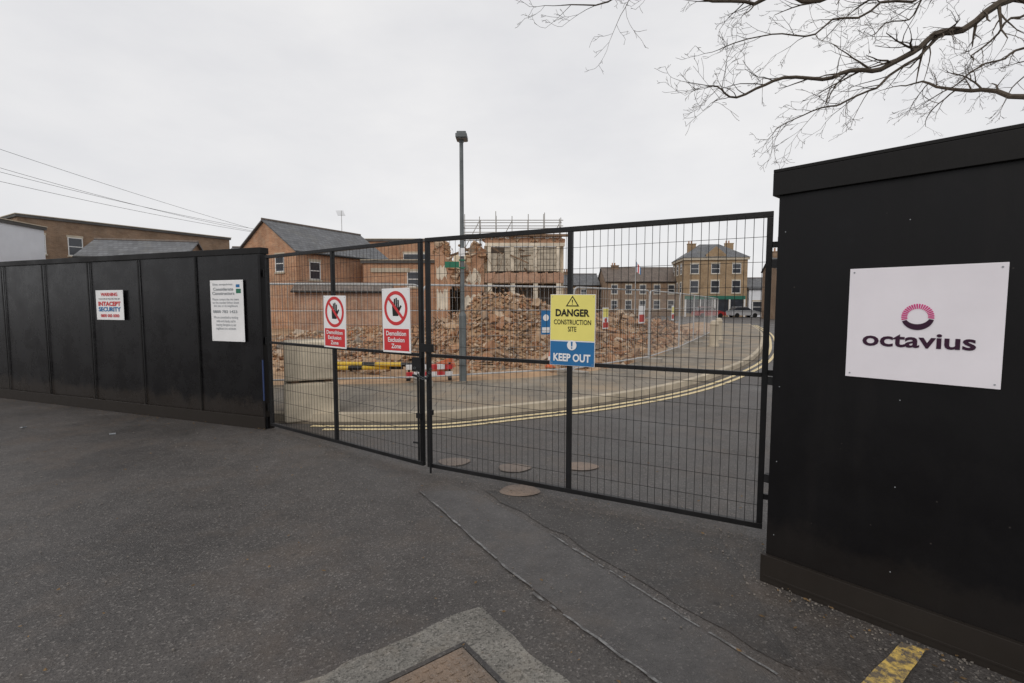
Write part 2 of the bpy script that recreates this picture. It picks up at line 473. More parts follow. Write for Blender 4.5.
rzR = math.atan2(-.738, .675)
hr = empty('black_hoarding_fence', (1.55, 2.95, 0), rzR)
pn = MB()
for i in range(4): pn.box((1.22*i+(.0 if i == 0 else .003), 0, .02), (1.22*(i+1)-.003, .02, 2.42))
pn.box((0, .022, .02), (.02, .6, 2.42)); pn.box((0, .60, .02), (4.9, .62, 2.42)); pn.box((4.86, .022, .02), (4.88, .598, 2.42))
pn.obj('panels', 'black2', hr)
tr = MB(); tr.box((-.03, -.024, 2.31), (4.9, -.001, 2.44)); tr.box((-.03, -.0235, 2.4405), (4.9, .64, 2.46)); tr.box((-.03, .001, 2.31), (-.001, .62, 2.44))
tr.obj('cap_board', 'blacktrim', hr, bevel=.003)
tr = MB(); tr.box((-.02, -.03, .0), (4.9, -.001, .17)); tr.box((-.001, -.034, .035), (4.9, -.0305, .05))
tr.obj('kick_board', 'blacktrim', hr, bevel=.004)
ch = MB()
for z in (.6, 1.2, 1.9): ch.box((-.035, .02, z), (-.001, .06, z+.05))
ch.obj('hinge_straps', 'gate', hr)
ch = MB()
for x in (.04, .61, 1.18, 1.26, 1.8):
    for z in (.3, .75, 1.2, 2.1): ch.tube([(x, .0, z), (x, -.0025, z)], .0028, 6)
ch.obj('screw_heads', 'grey', hr)

# ------------------------------------------------------------------ gates
def gate(a, b, name, latch_right):
    a = Vector((*a, 0)); b = Vector((*b, 0)); d = b-a; L = d.length; rz = math.atan2(d.y, d.x)
    e = empty(name, a, rz); f = MB(); z0, z1 = .06, 2.33; w = .020
    for x in (w, L/2, L-w): f.box((x-w, -w, z0+.041), (x+w, w, z1-.041))
    for z in (z0, z1-.04): f.box((0, -w, z), (L, w, z+.04))
    for xa, xb in ((2*w, L/2-w), (L/2+w, L-2*w)): f.box((xa, -.018, 1.168), (xb, .018, 1.20))
    f.obj('frame', 'gate', e, bevel=.003)
    m = MB(); n = int(L/.058); q = .0017
    for i in range(1, n):
        x = L*i/n+R(-.002, .002); x2 = x+R(-.004, .004)
        m.tube([(x, -.02, z0+.03), ((x+x2)/2+R(-.003, .003), -.02+R(-.003, .003), 1.1), (x2, -.02, z1-.02)], q*1.3, 4)
    k = 13
    for i in range(1, k):
        z = z0+(z1-z0)*i/k; m.box((.02, -q-.0162, z-q), (L-.02, q-.0162, z+q))
    m.obj('mesh_infill', 'wire', e)
    h = MB()
    xs = -.05 if latch_right else L+.05
    for z in (.3, 1.2, 2.1):
        h.tube([(xs, 0, z-.05), (xs, 0, z+.05)], .022, 8)
        h.box((min(xs, xs+(.06 if latch_right else -.06)), -.012, z-.02), (max(xs, xs+(.06 if latch_right else -.06)), .012, z+.02))
    h.obj('hinges', 'gate', e)
    return e, L, rz
gl, LL, rL = gate((-3.25, 6.66), (-.885, 4.955), 'steel_mesh_gate', True)
gr, LR, rR = gate((-.84, 4.93), (1.82, 3.53), 'steel_mesh_gate', False)
lt = MB(); lt.box((LL-.10, -.06, 1.02), (LL+.03, -.025, 1.16)); lt.tube([(LL-.10, -.05, .98), (LL+.12, -.05, .96)], .012, 8)
lt.tube([(LL-.03, -.045, 1.0), (LL-.03, -.045, .12)], .011, 8); lt.tube([(LL-.03, -.045, .3), (LL-.09, -.06, .3)], .01, 8)
lt.box((LL-.06, -.05, .55), (LL+.0, -.023, .6))
lt.obj('drop_bolt_latch', 'gate', gl)
lt = MB(); lt.tube([(.06, -.045, .75), (.06, -.045, .015)], .011, 8); lt.box((.03, -.05, .6), (.09, -.023, .65)); lt.box((-.05, -.04, 1.22), (.10, -.025, 1.30))
lt.obj('latch', 'gate', gr)
chn = MB()
for i in range(9):
    t = i/8; c = Vector((-.10+.2*t, -.075, 1.06-.10*math.sin(math.pi*t)))
    ring = [c+Vector((.016*math.cos(a), .004*(i % 2), .010*math.sin(a))) for a in [2*math.pi*j/8 for j in range(9)]]
    chn.tube(ring, .002, 5, cap=False)
chn.obj('chain', 'lamp', gr)
p1 = MB(); p1.box((-.04, -.04, 0), (.04, .04, 2.40)); p1.box((-.044, -.044, 2.401), (.044, .044, 2.41)); p1.obj('gate_post', 'gate', None, (-3.35, 6.76, 0), rL, bevel=.004)
p1 = MB(); p1.box((-.04, -.04, 0), (.04, .04, 2.36)); p1.box((-.044, -.044, 2.361), (.044, .044, 2.37)); p1.obj('gate_post', 'gate', None, (1.93, 3.50, 0), rR, bevel=.004)

# ------------------------------------------------------------------ signs
def text(parent, s, x, z, w, h, m, y=-.010, bold=.02, name='lettering'):
    cu = bpy.data.curves.new(name, 'FONT'); cu.body = s; cu.size = 1; cu.align_x = 'CENTER'; cu.align_y = 'CENTER'
    cu.offset = bold; cu.extrude = .0; cu.materials.append(M[m])
    cu.resolution_u = 3
    o = bpy.data.objects.new(name, cu); COL.objects.link(o)
    bpy.context.view_layer.update()
    dx, dy = max(o.dimensions.x, .01), max(o.dimensions.y, .01)
    bb = [Vector(b) for b in o.bound_box]
    cx = (min(b.x for b in bb)+max(b.x for b in bb))/2; cy = (min(b.y for b in bb)+max(b.y for b in bb))/2
    sx, sy = w/dx, h/dy
    o.scale = (sx, sy, 1); o.rotation_euler = (math.pi/2, 0, 0)
    o.location = (x-cx*sx, y, z-cy*sy); o.parent = parent
    return o
def sign(name, o, d, off, s0, zb, w, h, bg='white', tilt=0):
    d = Vector((*d, 0)).normalized(); n = Vector((d.y, -d.x, 0))
    p = Vector((*o, 0))+d*s0+n*off
    e = empty(name, (p.x, p.y, zb), math.atan2(d.y, d.x)); e.rotation_euler = (0, tilt, math.atan2(d.y, d.x))
    b = MB(); b.box((0, -.006, 0), (w, 0, h)); b.obj('board', bg, e, bevel=.0015)
    sc2 = MB()
    for x in (.02, w-.02):
        for z in (.02, h-.02):
            sc2.tube([(x, -.0062, z), (x, -.0085, z)], .004, 8)
    sc2.obj('fixings', 'grey', e)
    return e
def panel(e, x0, z0, x1, z1, m, y=-.0075, name='panel'):
    b = MB(); b.face([(x0, y, z0), (x1, y, z0), (x1, y, z1), (x0, y, z1)]); return b.obj(name, m, e)
def disc(e, x, z, r, m, y, n=32, r0=0, a0=0, a1=2*math.pi, name='disc'):
    b = MB()
    for i in range(n):
        a = a0+(a1-a0)*i/n; c = a0+(a1-a0)*(i+1)/n
        P = [(x+r*math.cos(a), y, z+r*math.sin(a)), (x+r*math.cos(c), y, z+r*math.sin(c))]
        if r0: P += [(x+r0*math.cos(c), y, z+r0*math.sin(c)), (x+r0*math.cos(a), y, z+r0*math.sin(a))]
        else: P += [(x, y, z)]
        b.face(P)
    return b.obj(name, m, e)

e = sign('company_logo_sign', (1.55, 2.95), (.675, -.738), .003, .37, 1.30, .60, .57, 'pink')
text(e, 'octavius', .29, .205, .44, .072, 'purple', -.009, .022)
b = MB(); cx, cz, r1 = .292, .322, .064
for i in range(21):
    a = math.radians(-4+i*9.8); da = math.radians(3.0)
    r0 = .040
    b.face([(cx+r*math.cos(q), -.009, cz+r*math.sin(q)) for r, q in ((r0, a-da*.9), (r1, a-da), (r1, a+da), (r0, a+da*.9))])
b.obj('logo_rays', 'magenta', e)
b = MB()
N = 34
def rin(k): return .0455-.010*math.sin(math.pi*k/N)
for i in range(N):
    a = math.radians(200+i*148/N); c = math.radians(200+(i+1)*148/N)
    b.face([(cx+r1*math.cos(a), -.009, cz+r1*math.sin(a)), (cx+r1*math.cos(c), -.009, cz+r1*math.sin(c)),
            (cx+rin(i+1)*math.cos(c), -.009, cz+rin(i+1)*math.sin(c)), (cx+rin(i)*math.cos(a), -.009, cz+rin(i)*math.sin(a))])
b.obj('logo_crescent', 'purple', e)

dL = (.931, -.364)
e = sign('security_warning_sign', (-3.32, 6.69), dL, .032, -3.47, 1.45, .66, .46)
text(e, 'WARNING', .33, .395, .40, .055, 'red', bold=.03)
text(e, 'THIS SITE IS PROTECTED BY', .33, .325, .52, .025, 'sblack', bold=.0)
text(e, 'INTACEPT', .33, .25, .54, .07, 'red', bold=.04)
text(e, 'SECURITY', .33, .165, .54, .07, 'sblue', bold=.04)
text(e, '0800 000 0000', .33, .065, .45, .05, 'red', bold=.02)
e = sign('notice_board', (-3.32, 6.69), dL, .032, -.93, 1.18, .62, .84)
text(e, 'Site enquiries', .24, .78, .38, .035, 'grey', bold=.01)
text(e, 'Considerate\nConstructors', .25, .69, .42, .10, 'grey', bold=.02)
text(e, 'Please contact the site team\non the number below about\nthis site or its neighbours', .29, .53, .50, .13, 'grey', bold=.0)
text(e, '0800 783 1423', .27, .41, .46, .04, 'grey', bold=.02)
text(e, 'We are committed to working\nsafely and cleanly, and to\nkeeping disruption to our\nneighbours to a minimum.', .28, .25, .46, .2, 'grey', bold=.0)
panel(e, .49, .66, .58, .72, 'sgreen'); panel(e, .49, .74, .56, .78, 'sblue')

def prohib(o, d, s0, zb, w, h, tilt=0):
    e = sign('prohibition_sign', o, d, .03, s0, zb, w, h, 'white', tilt)
    r = w*.42; cx, cz = w/2, h*.69
    disc(e, cx, cz, r, 'red', -.008, r0=r*.80, name='ring')
    b = MB(); c = cx; y = -.0076
    b.face([(c-r*.26, y, cz-r*.45), (c+r*.22, y, cz-r*.45), (c+r*.30, y, cz+.05*r), (c-r*.30, y, cz+.05*r)])
    for i, hh_ in enumerate((.38, .55, .60, .48)):
        x = c-r*.30+i*r*.155; b.face([(x, y, cz+.05*r), (x+r*.12, y, cz+.05*r), (x+r*.12, y, cz+hh_*r), (x, y, cz+hh_*r)])
    b.face([(c+r*.22, y, cz-r*.3), (c+r*.52, y, cz+.12*r), (c+r*.42, y, cz+.18*r), (c+r*.2, y, cz-.05*r)])
    b.obj('hand_symbol', 'sblack', e)
    b = MB(); q = r*.86
    a = Vector((-.707, 0, .707))*q; n = Vector((.707, 0, .707))*r*.09
    b.face([(cx+a.x-n.x, -.0088, cz+a.z-n.z), (cx+a.x+n.x, -.0088, cz+a.z+n.z), (cx-a.x+n.x, -.0088, cz-a.z+n.z), (cx-a.x-n.x, -.0088, cz-a.z-n.z)])
    b.obj('bar', 'red', e)
    panel(e, w*.05, h*.03, w*.95, h*.37, 'red')
    text(e, 'Demolition\nExclusion\nZone', w/2, h*.20, w*.72, h*.27, 'white', -.0105, bold=.02)
dg = (.811, -.585)
prohib((-3.25, 6.66), dg, 1.31, 1.19, .42, .60, .012)
prohib((-3.25, 6.66), dg, 2.36, 1.19, .42, .66, -.01)
dr = (.885, -.466)
e = sign('danger_sign', (-.84, 4.93), dr, .03, 1.335, 1.17, .40, .60, 'white', .008)
panel(e, .004, .215, .396, .596, 'syellow')
panel(e, .004, .004, .396, .205, 'sblue')
b = MB(); b.face([(.14, -.009, .50), (.26, -.009, .50), (.20, -.009, .59)]); b.obj('triangle_border', 'sblack', e)
b = MB(); b.face([(.157, -.0098, .509), (.243, -.0098, .509), (.20, -.0098, .574)]); b.obj('triangle_fill', 'syellow', e)
text(e, '!', .20, .536, .010, .042, 'sblack', -.0105)
text(e, 'DANGER', .20, .447, .30, .062, 'sblack', -.0105, .035)
text(e, 'CONSTRUCTION\nSITE', .20, .34, .33, .10, 'sblack', -.0105, .01)
text(e, 'KEEP OUT', .20, .070, .33, .068, 'white', -.0105, .035)
disc(e, .20, .175, .042, 'white', -.0105)
b = MB(); b.face([(.194, -.0115, .165), (.206, -.0115, .165), (.209, -.0115, .205), (.191, -.0115, .205)]); b.face([(.194, -.0115, .146), (.206, -.0115, .146), (.206, -.0115, .158), (.194, -.0115, .158)]); b.obj('exclamation', 'sblue', e)

# ------------------------------------------------------------------ concrete block wall
e = empty('concrete_block_stack', (-3.22, 6.98, 0), math.atan2(.30, .68))
for k, z in enumerate((0, .595)):
    cb = MB(); cb.box((.0+.014*k, -.02*k, z+.004), (.74-.014*k, .6, z+.565), 0); cb.obj('block', 'block', e, bevel=.03)
cb = MB(); cb.box((.10, .05, .566), (.20, .5, .598)); cb.box((.54, .05, .566), (.64, .5, .598)); cb.obj('bearers', 'timber', e)

# ------------------------------------------------------------------ temporary fence panels
def heras(a, b, zb=.12):
    a = Vector((*a, zb)); b = Vector((*b, zb)); d = b-a; L = d.length; rz = math.atan2(d.y, d.x)
    m = MB(); r = .021; H = 1.95; c = .14
    pts = [(r, 0, 0)]+[(r+c-c*math.cos(t), 0, H-c+c*math.sin(t)) for t in (0, .4, .8, 1.2, 1.57)]
    pts += [(L-r-c+c*math.sin(t), 0, H-c+c*math.cos(t)) for t in (0, .4, .8, 1.2, 1.57)]+[(L-r, 0, 0)]
    m.tube(pts, r, 8)
    m.tube([(r, 0, .15), (L-r, 0, .15)], .017, 6); m.tube([(r, 0, 1.45), (L-r, 0, 1.45)], .008, 4)
    n = int(L/.10)
    for i in range(1, n): x = L*i/n; m.box((x-.0018, -.0018, .15), (x+.0018, .0018, H-.02))
    for i in range(1, 7): z = .15+i*.26; m.box((r, -.0052, z-.0018), (L-r, -.0020, z+.0018))
    m.box((-.12, -.35, -.0), (.12, .35, .11), 1)
    return m.obj('temporary_fence_panel', ['galv', 'foot'], None, a, rz)
fp = [(-8.3, 9.15), (-5.0, 9.25), (-1.75, 9.75), (1.35, 11.05), (3.75, 13.65), (5.65, 16.9), (7.3, 20.1), (9.0, 23.4), (10.7, 26.8), (12.4, 30.2)]
for i in range(len(fp)-1): heras(fp[i], fp[i+1])
def fsign(name, x, y, z, w, h, rz, parts, bg='white'):
    e = empty(name, (x, y, z), rz); b = MB(); b.box((0, -.006, 0), (w, 0, h)); b.obj('board', bg, e)
    for (x0, z0, x1, z1, m) in parts: panel(e, x0*w, z0*h, x1*w, z1*h, m, -.009)
    return e
rz1 = math.atan2(1.3, 3.1)
e = fsign('information_sign', .62, 10.66, 1.05, .22, .52, rz1, [(.1, .08, .9, .30, 'white')], 'sblue'); disc(e, .11, .36, .07, 'white', -.010)
e = fsign('warning_sign', 2.13, 11.78, 1.12, .24, .50, rz1+.4, [(.05, .55, .95, .95, 'syellow'), (.05, .05, .95, .30, 'fred')]); disc(e, .12, .2, .05, 'fred', -.010)
e = fsign('warning_sign', 3.3, 13.05, 1.2, .30, .46, rz1+.4, [(.08, .08, .92, .5, 'fred')])
e = fsign('warning_sign', 5.0, 15.7, 1.2, .34, .46, 1.05, [(.08, .5, .92, .9, 'syellow'), (.08, .1, .92, .4, 'fred')])
e = fsign('warning_sign', -5.05, 9.20, 1.1, .38, .5, .05, [(.08, .06, .92, .36, 'fred')]); disc(e, .19, .34, .11, 'fred', -.010, r0=.085)

# ------------------------------------------------------------------ street lamp
e = empty('street_lamp', (-.99, 10.02, .12))
m = MB(); m.tube([(0, 0, 0), (0, 0, 1.35)], .075, 14); m.tube([(0, 0, 1.35), (0, 0, 1.42)], [.075, .045], 14); m.tube([(0, 0, 1.42), (0, 0, 4.78)], [.045, .038], 12)
m.box((-.05, -.083, .35), (.05, -.07, .75))
m.obj('column', 'lamp', e)
m = MB(); m.tube([(0, 0, 4.72), (0, 0, 4.82)], .05, 10); m.box((-.10, -.16, 4.78), (.12, .14, 4.86)); m.box((-.08, -.12, 4.86), (.10, .10, 4.91))
m.obj('lantern', 'lamp', e, bevel=.01)
m = MB(); m.box((-.085, -.13, 4.77), (.10, .12, 4.779)); m.obj('lens', 'grey', e)
m = MB(); m.box((-.34, -.02, 2.30), (-.06, 0, 2.42)); m.box((-.06, -.055, 2.28), (.06, -.046, 2.31)); m.box((-.06, -.055, 2.43), (.06, -.046, 2.46)); m.obj('direction_sign', 'sgreen', e)
m = MB(); m.box((-.06, -.075, 2.52), (.06, -.055, 2.68)); m.obj('small_plate', 'white', e)

# ------------------------------------------------------------------ bollards, cone, barrier, pipes
def bollard(x, y, h=.98):
    m = MB(); m.tube([(0, 0, 0), (0, 0, .06), (0, 0, .061), (0, 0, h-.18), (0, 0, h-.17), (0, 0, h-.13), (0, 0, h-.12), (0, 0, h-.03), (0, 0, h)], [.20, .20, .17, .155, .175, .175, .15, .13, .06], 16)
    return m.obj('bollard', 'stone', None, (x, y, .125))
bollard(7.65, 18.9); bollard(9.3, 22.5)
def cone(x, y, z=.12):
    e = empty('traffic_cone', (x, y, z)); m = MB(); m.box((-.12, -.12, 0), (.12, .12, .03)); m.tube([(0, 0, .03), (0, 0, .40)], [.085, .022], 14); m.obj('body', 'orange', e)
    m = MB(); m.tube([(0, 0, .18), (0, 0, .27)], [.061, .0465], 14, cap=False); m.obj('reflective_band', 'white', e)
cone(.95, 12.4, .14)
e = empty('striped_barrier', (-2.2, 10.30, .14), .15)
for nm, mt, par in (('red_blocks', 'red', 0), ('white_blocks', 'white', 1)):
    m = MB()
    for i in range(6):
        for q, z in enumerate((.05, .20)):
            if (i+q) % 2 == par: m.box((i*.16, -.03, z), (i*.16+.158, .03, z+.10))
    m.obj(nm, mt, e, bevel=.005)
m = MB(); m.box((.02, -.25, 0), (.10, .25, .045)); m.box((.86, -.25, 0), (.94, .25, .045)); m.box((.04, .032, .046), (.08, .06, .34)); m.box((.88, .032, .046), (.92, .06, .34)); m.obj('feet', 'sblack', e)
m = MB(); m.box((0, -.05, 0), (.6, .05, .22), 0, Matrix.Rotation(-.35, 3, 'Y')); m.obj('fallen_barrier_board', 'orange', None, (-1.75, 10.62, .17), -.2, bevel=.01)
pp = MB()
for (x0, y0, x1, y1, z) in [(-4.6, 11.1, -2.5, 11.4, .26), (-4.3, 11.4, -2.2, 11.2, .34), (-5.0, 11.9, -3.0, 11.7, .24)]:
    n = 7
    for i in range(n):
        a = Vector((x0, y0, z)).lerp(Vector((x1, y1, z)), i/n); b_ = Vector((x0, y0, z)).lerp(Vector((x1, y1, z)), (i+1)/n)
        pp.tube([a, b_], .05, 10, 0 if i % 3 else 1)
pp.obj('yellow_pipe_stack', ['pyellow', 'sblack'])

# ------------------------------------------------------------------ rubble
GS = [(-.75, 16.6, 1.50, 1.2, 1.9), (.9, 17.0, .95, 1.5, 1.9), (2.8, 18.0, .90, 1.8, 1.7), (5.0, 20.0, .95, 2.3, 1.7), (7.2, 24, .8, 2, 2), (-2.2, 30, 1.25, 2.0, 2.0), (3.2, 31.0, .8, 2.4, 1.6), (-6, 26, .5, 3, 2), (-2.4, 17.0, .40, 1.0, 1.4), (-8, 18, .3, 3, 2)]
def hh(x, y):
    s = 0
    for cx, cy, h, sx, sy in GS:
        q = math.hypot((x-cx)/sx, (y-cy)/sy)
        s += h*(.5*math.exp(-q*q*.7)+.5*max(0, 1-q*.62))
    # stay clear of the fence line
    return s*min(1, max(0, (2.2+(y-11.5)*.50-x)/1.0+.25))
def hz(x, y): return .10+hh(x, y)*(1+.30*noise.noise(Vector((x*1.3, y*1.3, 1))))+.06*noise.noise(Vector((x*4, y*4, 5)))
rb = MB(); NX, NY = 90, 90
X0, X1, Y0, Y1 = -12, 11, 13, 34
for i in range(NX):
    for j in range(NY):
        q = []
        for a, b_ in ((i, j), (i+1, j), (i+1, j+1), (i, j+1)):
            x = X0+(X1-X0)*a/NX; y = Y0+(Y1-Y0)*b_/NY; q.append((x, y, hz(x, y)-.03))
        if max(hh(p[0], p[1]) for p in q) > .06 and not (q[0][0] > 2.3+(q[0][1]-11.5)*.50): rb.face(q, 1)
cnt = 0
while cnt < 19000:
    x = R(X0, X1); y = R(11.5, Y1)
    if x > 2.2+(y-11.5)*.50: continue
    if y < 12 and x > 1: continue
    h = hh(x, y)
    if random.random() > min(1, .16+h*1.6)*(1.0 if y < 22 else .4): continue
    s = random.choice([.4, .45, .5, .6, .7, .8, 1.0 if random.random() < .5 else .6, 2.2 if random.random() < .14 else .6])
    if y > 22: s *= 1.4
    a, b_, c = R(.05, .12)*s, R(.04, .07)*s, R(.025, .05)*s
    rot = Matrix.Rotation(R(0, 6.28), 3, 'Z') @ Matrix.Rotation(R(-.9, .9), 3, 'X') @ Matrix.Rotation(R(-.9, .9), 3, 'Y')
    rb.box((-a, -b_, -c), (a, b_, c), 0, rot, (x, y, hz(x, y)+R(-.02, .04)), .016*s)
    cnt += 1
for i in range(800):
    x = R(-5, 8); y = R(12.8, 31)
    if hh(x, y) < .12 or x > 2.0+(y-11.5)*.48: continue
    L = R(.3, 1.5); rot = Matrix.Rotation(R(0, 6.28), 3, 'Z') @ Matrix.Rotation(R(-.9, .2), 3, 'Y')
    t = R(.012, .035)
    rb.box((-L/2, -t, -t*.7), (L/2, t, t*.7), 2, rot, (x, y, hz(x, y)+.08))
rb.obj('rubble_pile', ['rubble', 'soil', 'timber'])

# ------------------------------------------------------------------ buildings
def window_parts(wins, fr, gl_, sills):
    for (fc, c, u, z, w, h) in wins:
        t = .06
        def bx(mb, u0, z0, u1, z1, d0, d1):
            if fc == 'y-': mb.box((u0, c-d1, z0), (u1, c-d0, z1))
            else: mb.box((c-d1, u0, z0), (c-d0, u1, z1))
        bx(gl_, u+t, z+t, u+w-t, z+h-t, -.01, .012)
        bx(fr, u, z, u+t, z+h, -.01, .04); bx(fr, u+w-t, z, u+w, z+h, -.01, .04)
        bx(fr, u+t, z, u+w-t, z+t, -.01, .04); bx(fr, u+t, z+h-t, u+w-t, z+h, -.01, .04)
        bx(fr, u+t, z+h/2-.03, u+w-t, z+h/2+.03, .013, .035)
        bx(sills, u-.08, z-.12, u+w+.08, z-.003, -.01, .08); bx(sills, u-.06, z+h+.003, u+w+.06, z+h+.18, -.01, .02)

def building(name, o, rz, L, W, eave, ridge, wall, roof, kind='gable', wins=(), chim=(), trim='stone', frame='frame', ov=.18):
    e = empty(name, (o[0], o[1], 0), rz)
    w = MB()
    if kind == 'gable':
        A = [(0, 0, 0), (0, W, 0), (0, W, eave), (0, W/2, ridge), (0, 0, eave)]
        Bq = [(L, y, z) for _, y, z in A]
        w.face(list(reversed(A))); w.face(Bq)
        w.face([(0, 0, 0), (L, 0, 0), (L, 0, eave), (0, 0, eave)]); w.face([(0, W, 0), (0, W, eave), (L, W, eave), (L, W, 0)])
        r = MB(); k = (ridge-eave)/(W/2)
        for sgn in (0, 1):
            def Y(y): return y if not sgn else W-y
            top = [(-ov, Y(-ov), eave-k*ov+.04), (L+ov, Y(-ov), eave-k*ov+.04), (L+ov, Y(W/2), ridge+.04), (-ov, Y(W/2), ridge+.04)]
            r.face(top); r.face([(a, b_, c+.10) for a, b_, c in top])
            for i in range(4):
                a = top[i]; b_ = top[(i+1) % 4]; r.face([a, b_, (b_[0], b_[1], b_[2]+.10), (a[0], a[1], a[2]+.10)])
        r.obj('roof', roof, e)
        g2 = MB(); g2.tube([(-ov, -ov-.05, eave-k*ov+.05), (L+ov, -ov-.05, eave-k*ov+.05)], .06, 6); g2.tube([(L*.96, -.06, 0), (L*.96, -.06, eave)], .04, 6)
        rg = MB(); rg.tube([(-ov, W/2, ridge+.15), (L+ov, W/2, ridge+.15)], .09, 6); rg.obj('ridge_tiles', 'tile', e)
        g2.obj('gutter', 'sblack', e)
    else:
        w.face([(0, 0, 0), (L, 0, 0), (L, 0, eave), (0, 0, eave)]); w.face([(0, W, 0), (0, W, eave), (L, W, eave), (L, W, 0)])
        w.face([(0, 0, 0), (0, 0, eave), (0, W, eave), (0, W, 0)]); w.face([(L, 0, 0), (L, W, 0), (L, W, eave), (L, 0, eave)])
        r = MB()
        if kind == 'hip':
            q = min(W, L)/2*.75; o_ = .3
            c = [(-o_, -o_, eave), (L+o_, -o_, eave), (L+o_, W+o_, eave), (-o_, W+o_, eave)]
            t = [(q, W/2-.3, ridge), (L-q, W/2-.3, ridge), (L-q, W/2+.3, ridge), (q, W/2+.3, ridge)]
            for i in range(4): r.face([c[i], c[(i+1) % 4], t[(i+1) % 4], t[i]])
            r.face(t); r.face(c[::-1])
            r.obj('roof', roof, e)
            cn = MB(); cn.box((-.2, -.2, eave-.35), (L+.2, -.003, eave-.01)); cn.box((-.2, -.001, eave-.35), (-.003, W+.2, eave-.01)); cn.obj('cornice', trim, e)
        else:
            r.box((-.12, -.12, eave), (L+.12, W+.12, eave+.20)); r.obj('roof', roof, e)
            cn = MB(); cn.box((-.16, -.16, eave+.201), (L+.16, W+.16, eave+.26)); cn.obj('coping', trim, e)
    w.obj('walls', wall, e)
    fr_, gl_, si = MB(), MB(), MB(); window_parts(wins, fr_, gl_, si)
    if wins: fr_.obj('window_frames', frame, e); gl_.obj('window_glass', 'glass', e); si.obj('sills_and_lintels', trim, e)
    for (x, y, z, cw, chh) in chim:
        c = MB(); c.box((x, y, z), (x+cw, y+.5, z+chh)); c.box((x-.05, y-.05, z+chh), (x+cw+.05, y+.55, z+chh+.12)); c.obj('chimney', wall, e)
        c = MB()
        for i in range(max(1, int(cw/.4))): c.tube([(x+.2+i*.38, y+.25, z+chh+.12), (x+.2+i*.38, y+.25, z+chh+.5)], .1, 8)
        c.obj('chimney_pots', 'brickO', e)
    return e

building('brick_house', (-14.1, 33), math.atan2(.877, .48), 8.6, 6.3, 5.2, 7.35, 'brickO', 'slate', 'gable',
         [('x-', 0, 1.2, 3.9, .9, 1.1), ('y-', 0, 1.0, 3.4, .9, 1.2), ('y-', 0, 6.2, 3.4, .9, 1.2), ('y-', 0, 2.0, 1.0, 1.0, 1.3), ('y-', 0, 5.2, 1.0, 1.0, 1.3)])
building('brick_extension_building', (-10.8, 36.5), 0, 5.2, 7, 4.7, 5.2, 'brickO', 'felt', 'flat',
         [('y-', 0, 3.2, 3.0, .9, 1.1)])
building('flat_roofed_building', (-15.2, 46.5), 0, 8.4, 8, 7.5, 8, 'brickO', 'felt', 'flat', [('y-', 0, 5.2, 5.3, 2.2, 1.1)])
building('brick_outbuilding', (-13.2, 30.5), .18, 5.6, 2.2, 2.5, 2.9, 'brickP', 'tile', 'gable', [])
bd = MB(); bd.box((-10.2, 36.42, 4.05), (-7.4, 36.49, 4.35)); bd.obj('shop_name_board', 'stone')
building('brick_terrace', (-38.5, 39.5), math.atan2(14, 8.5), 16.5, 8, 8.55, 9, 'brickB', 'felt', 'flat', [('y-', 0, .6, 5.8, 1.0, 1.5), ('y-', 0, 3.0, 5.8, 1.0, 1.5)])
building('white_rendered_house', (-38.0, 29.5), .12, 5.4, 6, 7.0, 7.2, 'render', 'felt', 'flat', [('y-', 0, 3.9, 4.4, .9, 1.2)], trim='stone')
building('slate_roofed_house', (-28.8, 33.5), .25, 6.2, 5, 4.9, 6.2, 'brickB', 'slate', 'gable', [('y-', 0, 4.0, 3.2, .9, 1.1)])
building('brick_house', (-25.5, 44), .1, 6.5, 6, 5.4, 6.9, 'brickB', 'slate', 'gable')

w5 = [('y-', 0, .8+i*2.2, z, 1.0, 1.4) for i in range(5) for z in (1.0, 3.4)]
building('brick_house', (14.6, 78), 0, 11.6, 8, 5.3, 7.6, 'brickB', 'tile', 'gable', w5, [(1.5, 3.6, 7.0, 1.2, 1.0)])
w3 = [('y-', 0, .9+i*2.9, z, 1.2, h) for i in range(3) for z, h in ((3.4, 1.8), (6.2, 1.4))]
w3 += [('x-', 0, 1.2+i*2.6, z, 1.2, 1.5) for i in range(3) for z in (3.5, 6.2)]
eb = building('corner_shop_building', (24.9, 73), -.12, 8.8, 8, 8.5, 10.8, 'brickY', 'slate', 'hip', w3, [(1.2, 3.4, 9.4, 1.2, 1.4), (6.6, 3.4, 9.4, 1.2, 1.4)])
gb = MB(); gb.face([(3.0, -.06, 8.2), (5.8, -.06, 8.2), (5.8, -.06, 8.9), (4.4, -.06, 10.1), (3.0, -.06, 8.9)]); gb.face([(3.0, -.06, 8.9), (4.4, -.06, 10.1), (4.4, 3, 10.1), (3.0, 2, 8.9)], 1); gb.face([(5.8, -.06, 8.9), (4.4, -.06, 10.1), (4.4, 3, 10.1), (5.8, 2, 8.9)], 1)
gb.obj('front_gable', ['brickY', 'slate'], eb)
sf = MB(); sf.box((.2, -.10, 2.5), (8.6, -.02, 3.0)); sf.obj('shop_fascia', 'shopg', eb)
sf = MB()
for i in range(5): sf.box((.2+i*2.05, -.12, 0), (.42+i*2.05, -.03, 2.5))
sf.obj('shopfront_pilasters', 'frame', eb)
sf = MB()
for i in range(4): sf.box((.45+i*2.05, -.05, .5), (2.2+i*2.05, -.02, 2.48))
sf.obj('shopfront_glass', 'glass', eb)
building('shop_row', (34.0, 72), -.12, 9, 8, 4.0, 5.6, 'render', 'slate', 'gable', [('y-', 0, .5+i*2.2, .6, 1.7, 1.6) for i in range(4)])
building('brick_house', (30.6, 58), -.2, 6, 6, 5.8, 7.4, 'brickB', 'slate', 'gable', [('y-', 0, .6, 3.4, 1, 1.4)], [(.2, 2.6, 6.4, .9, 1.6)])
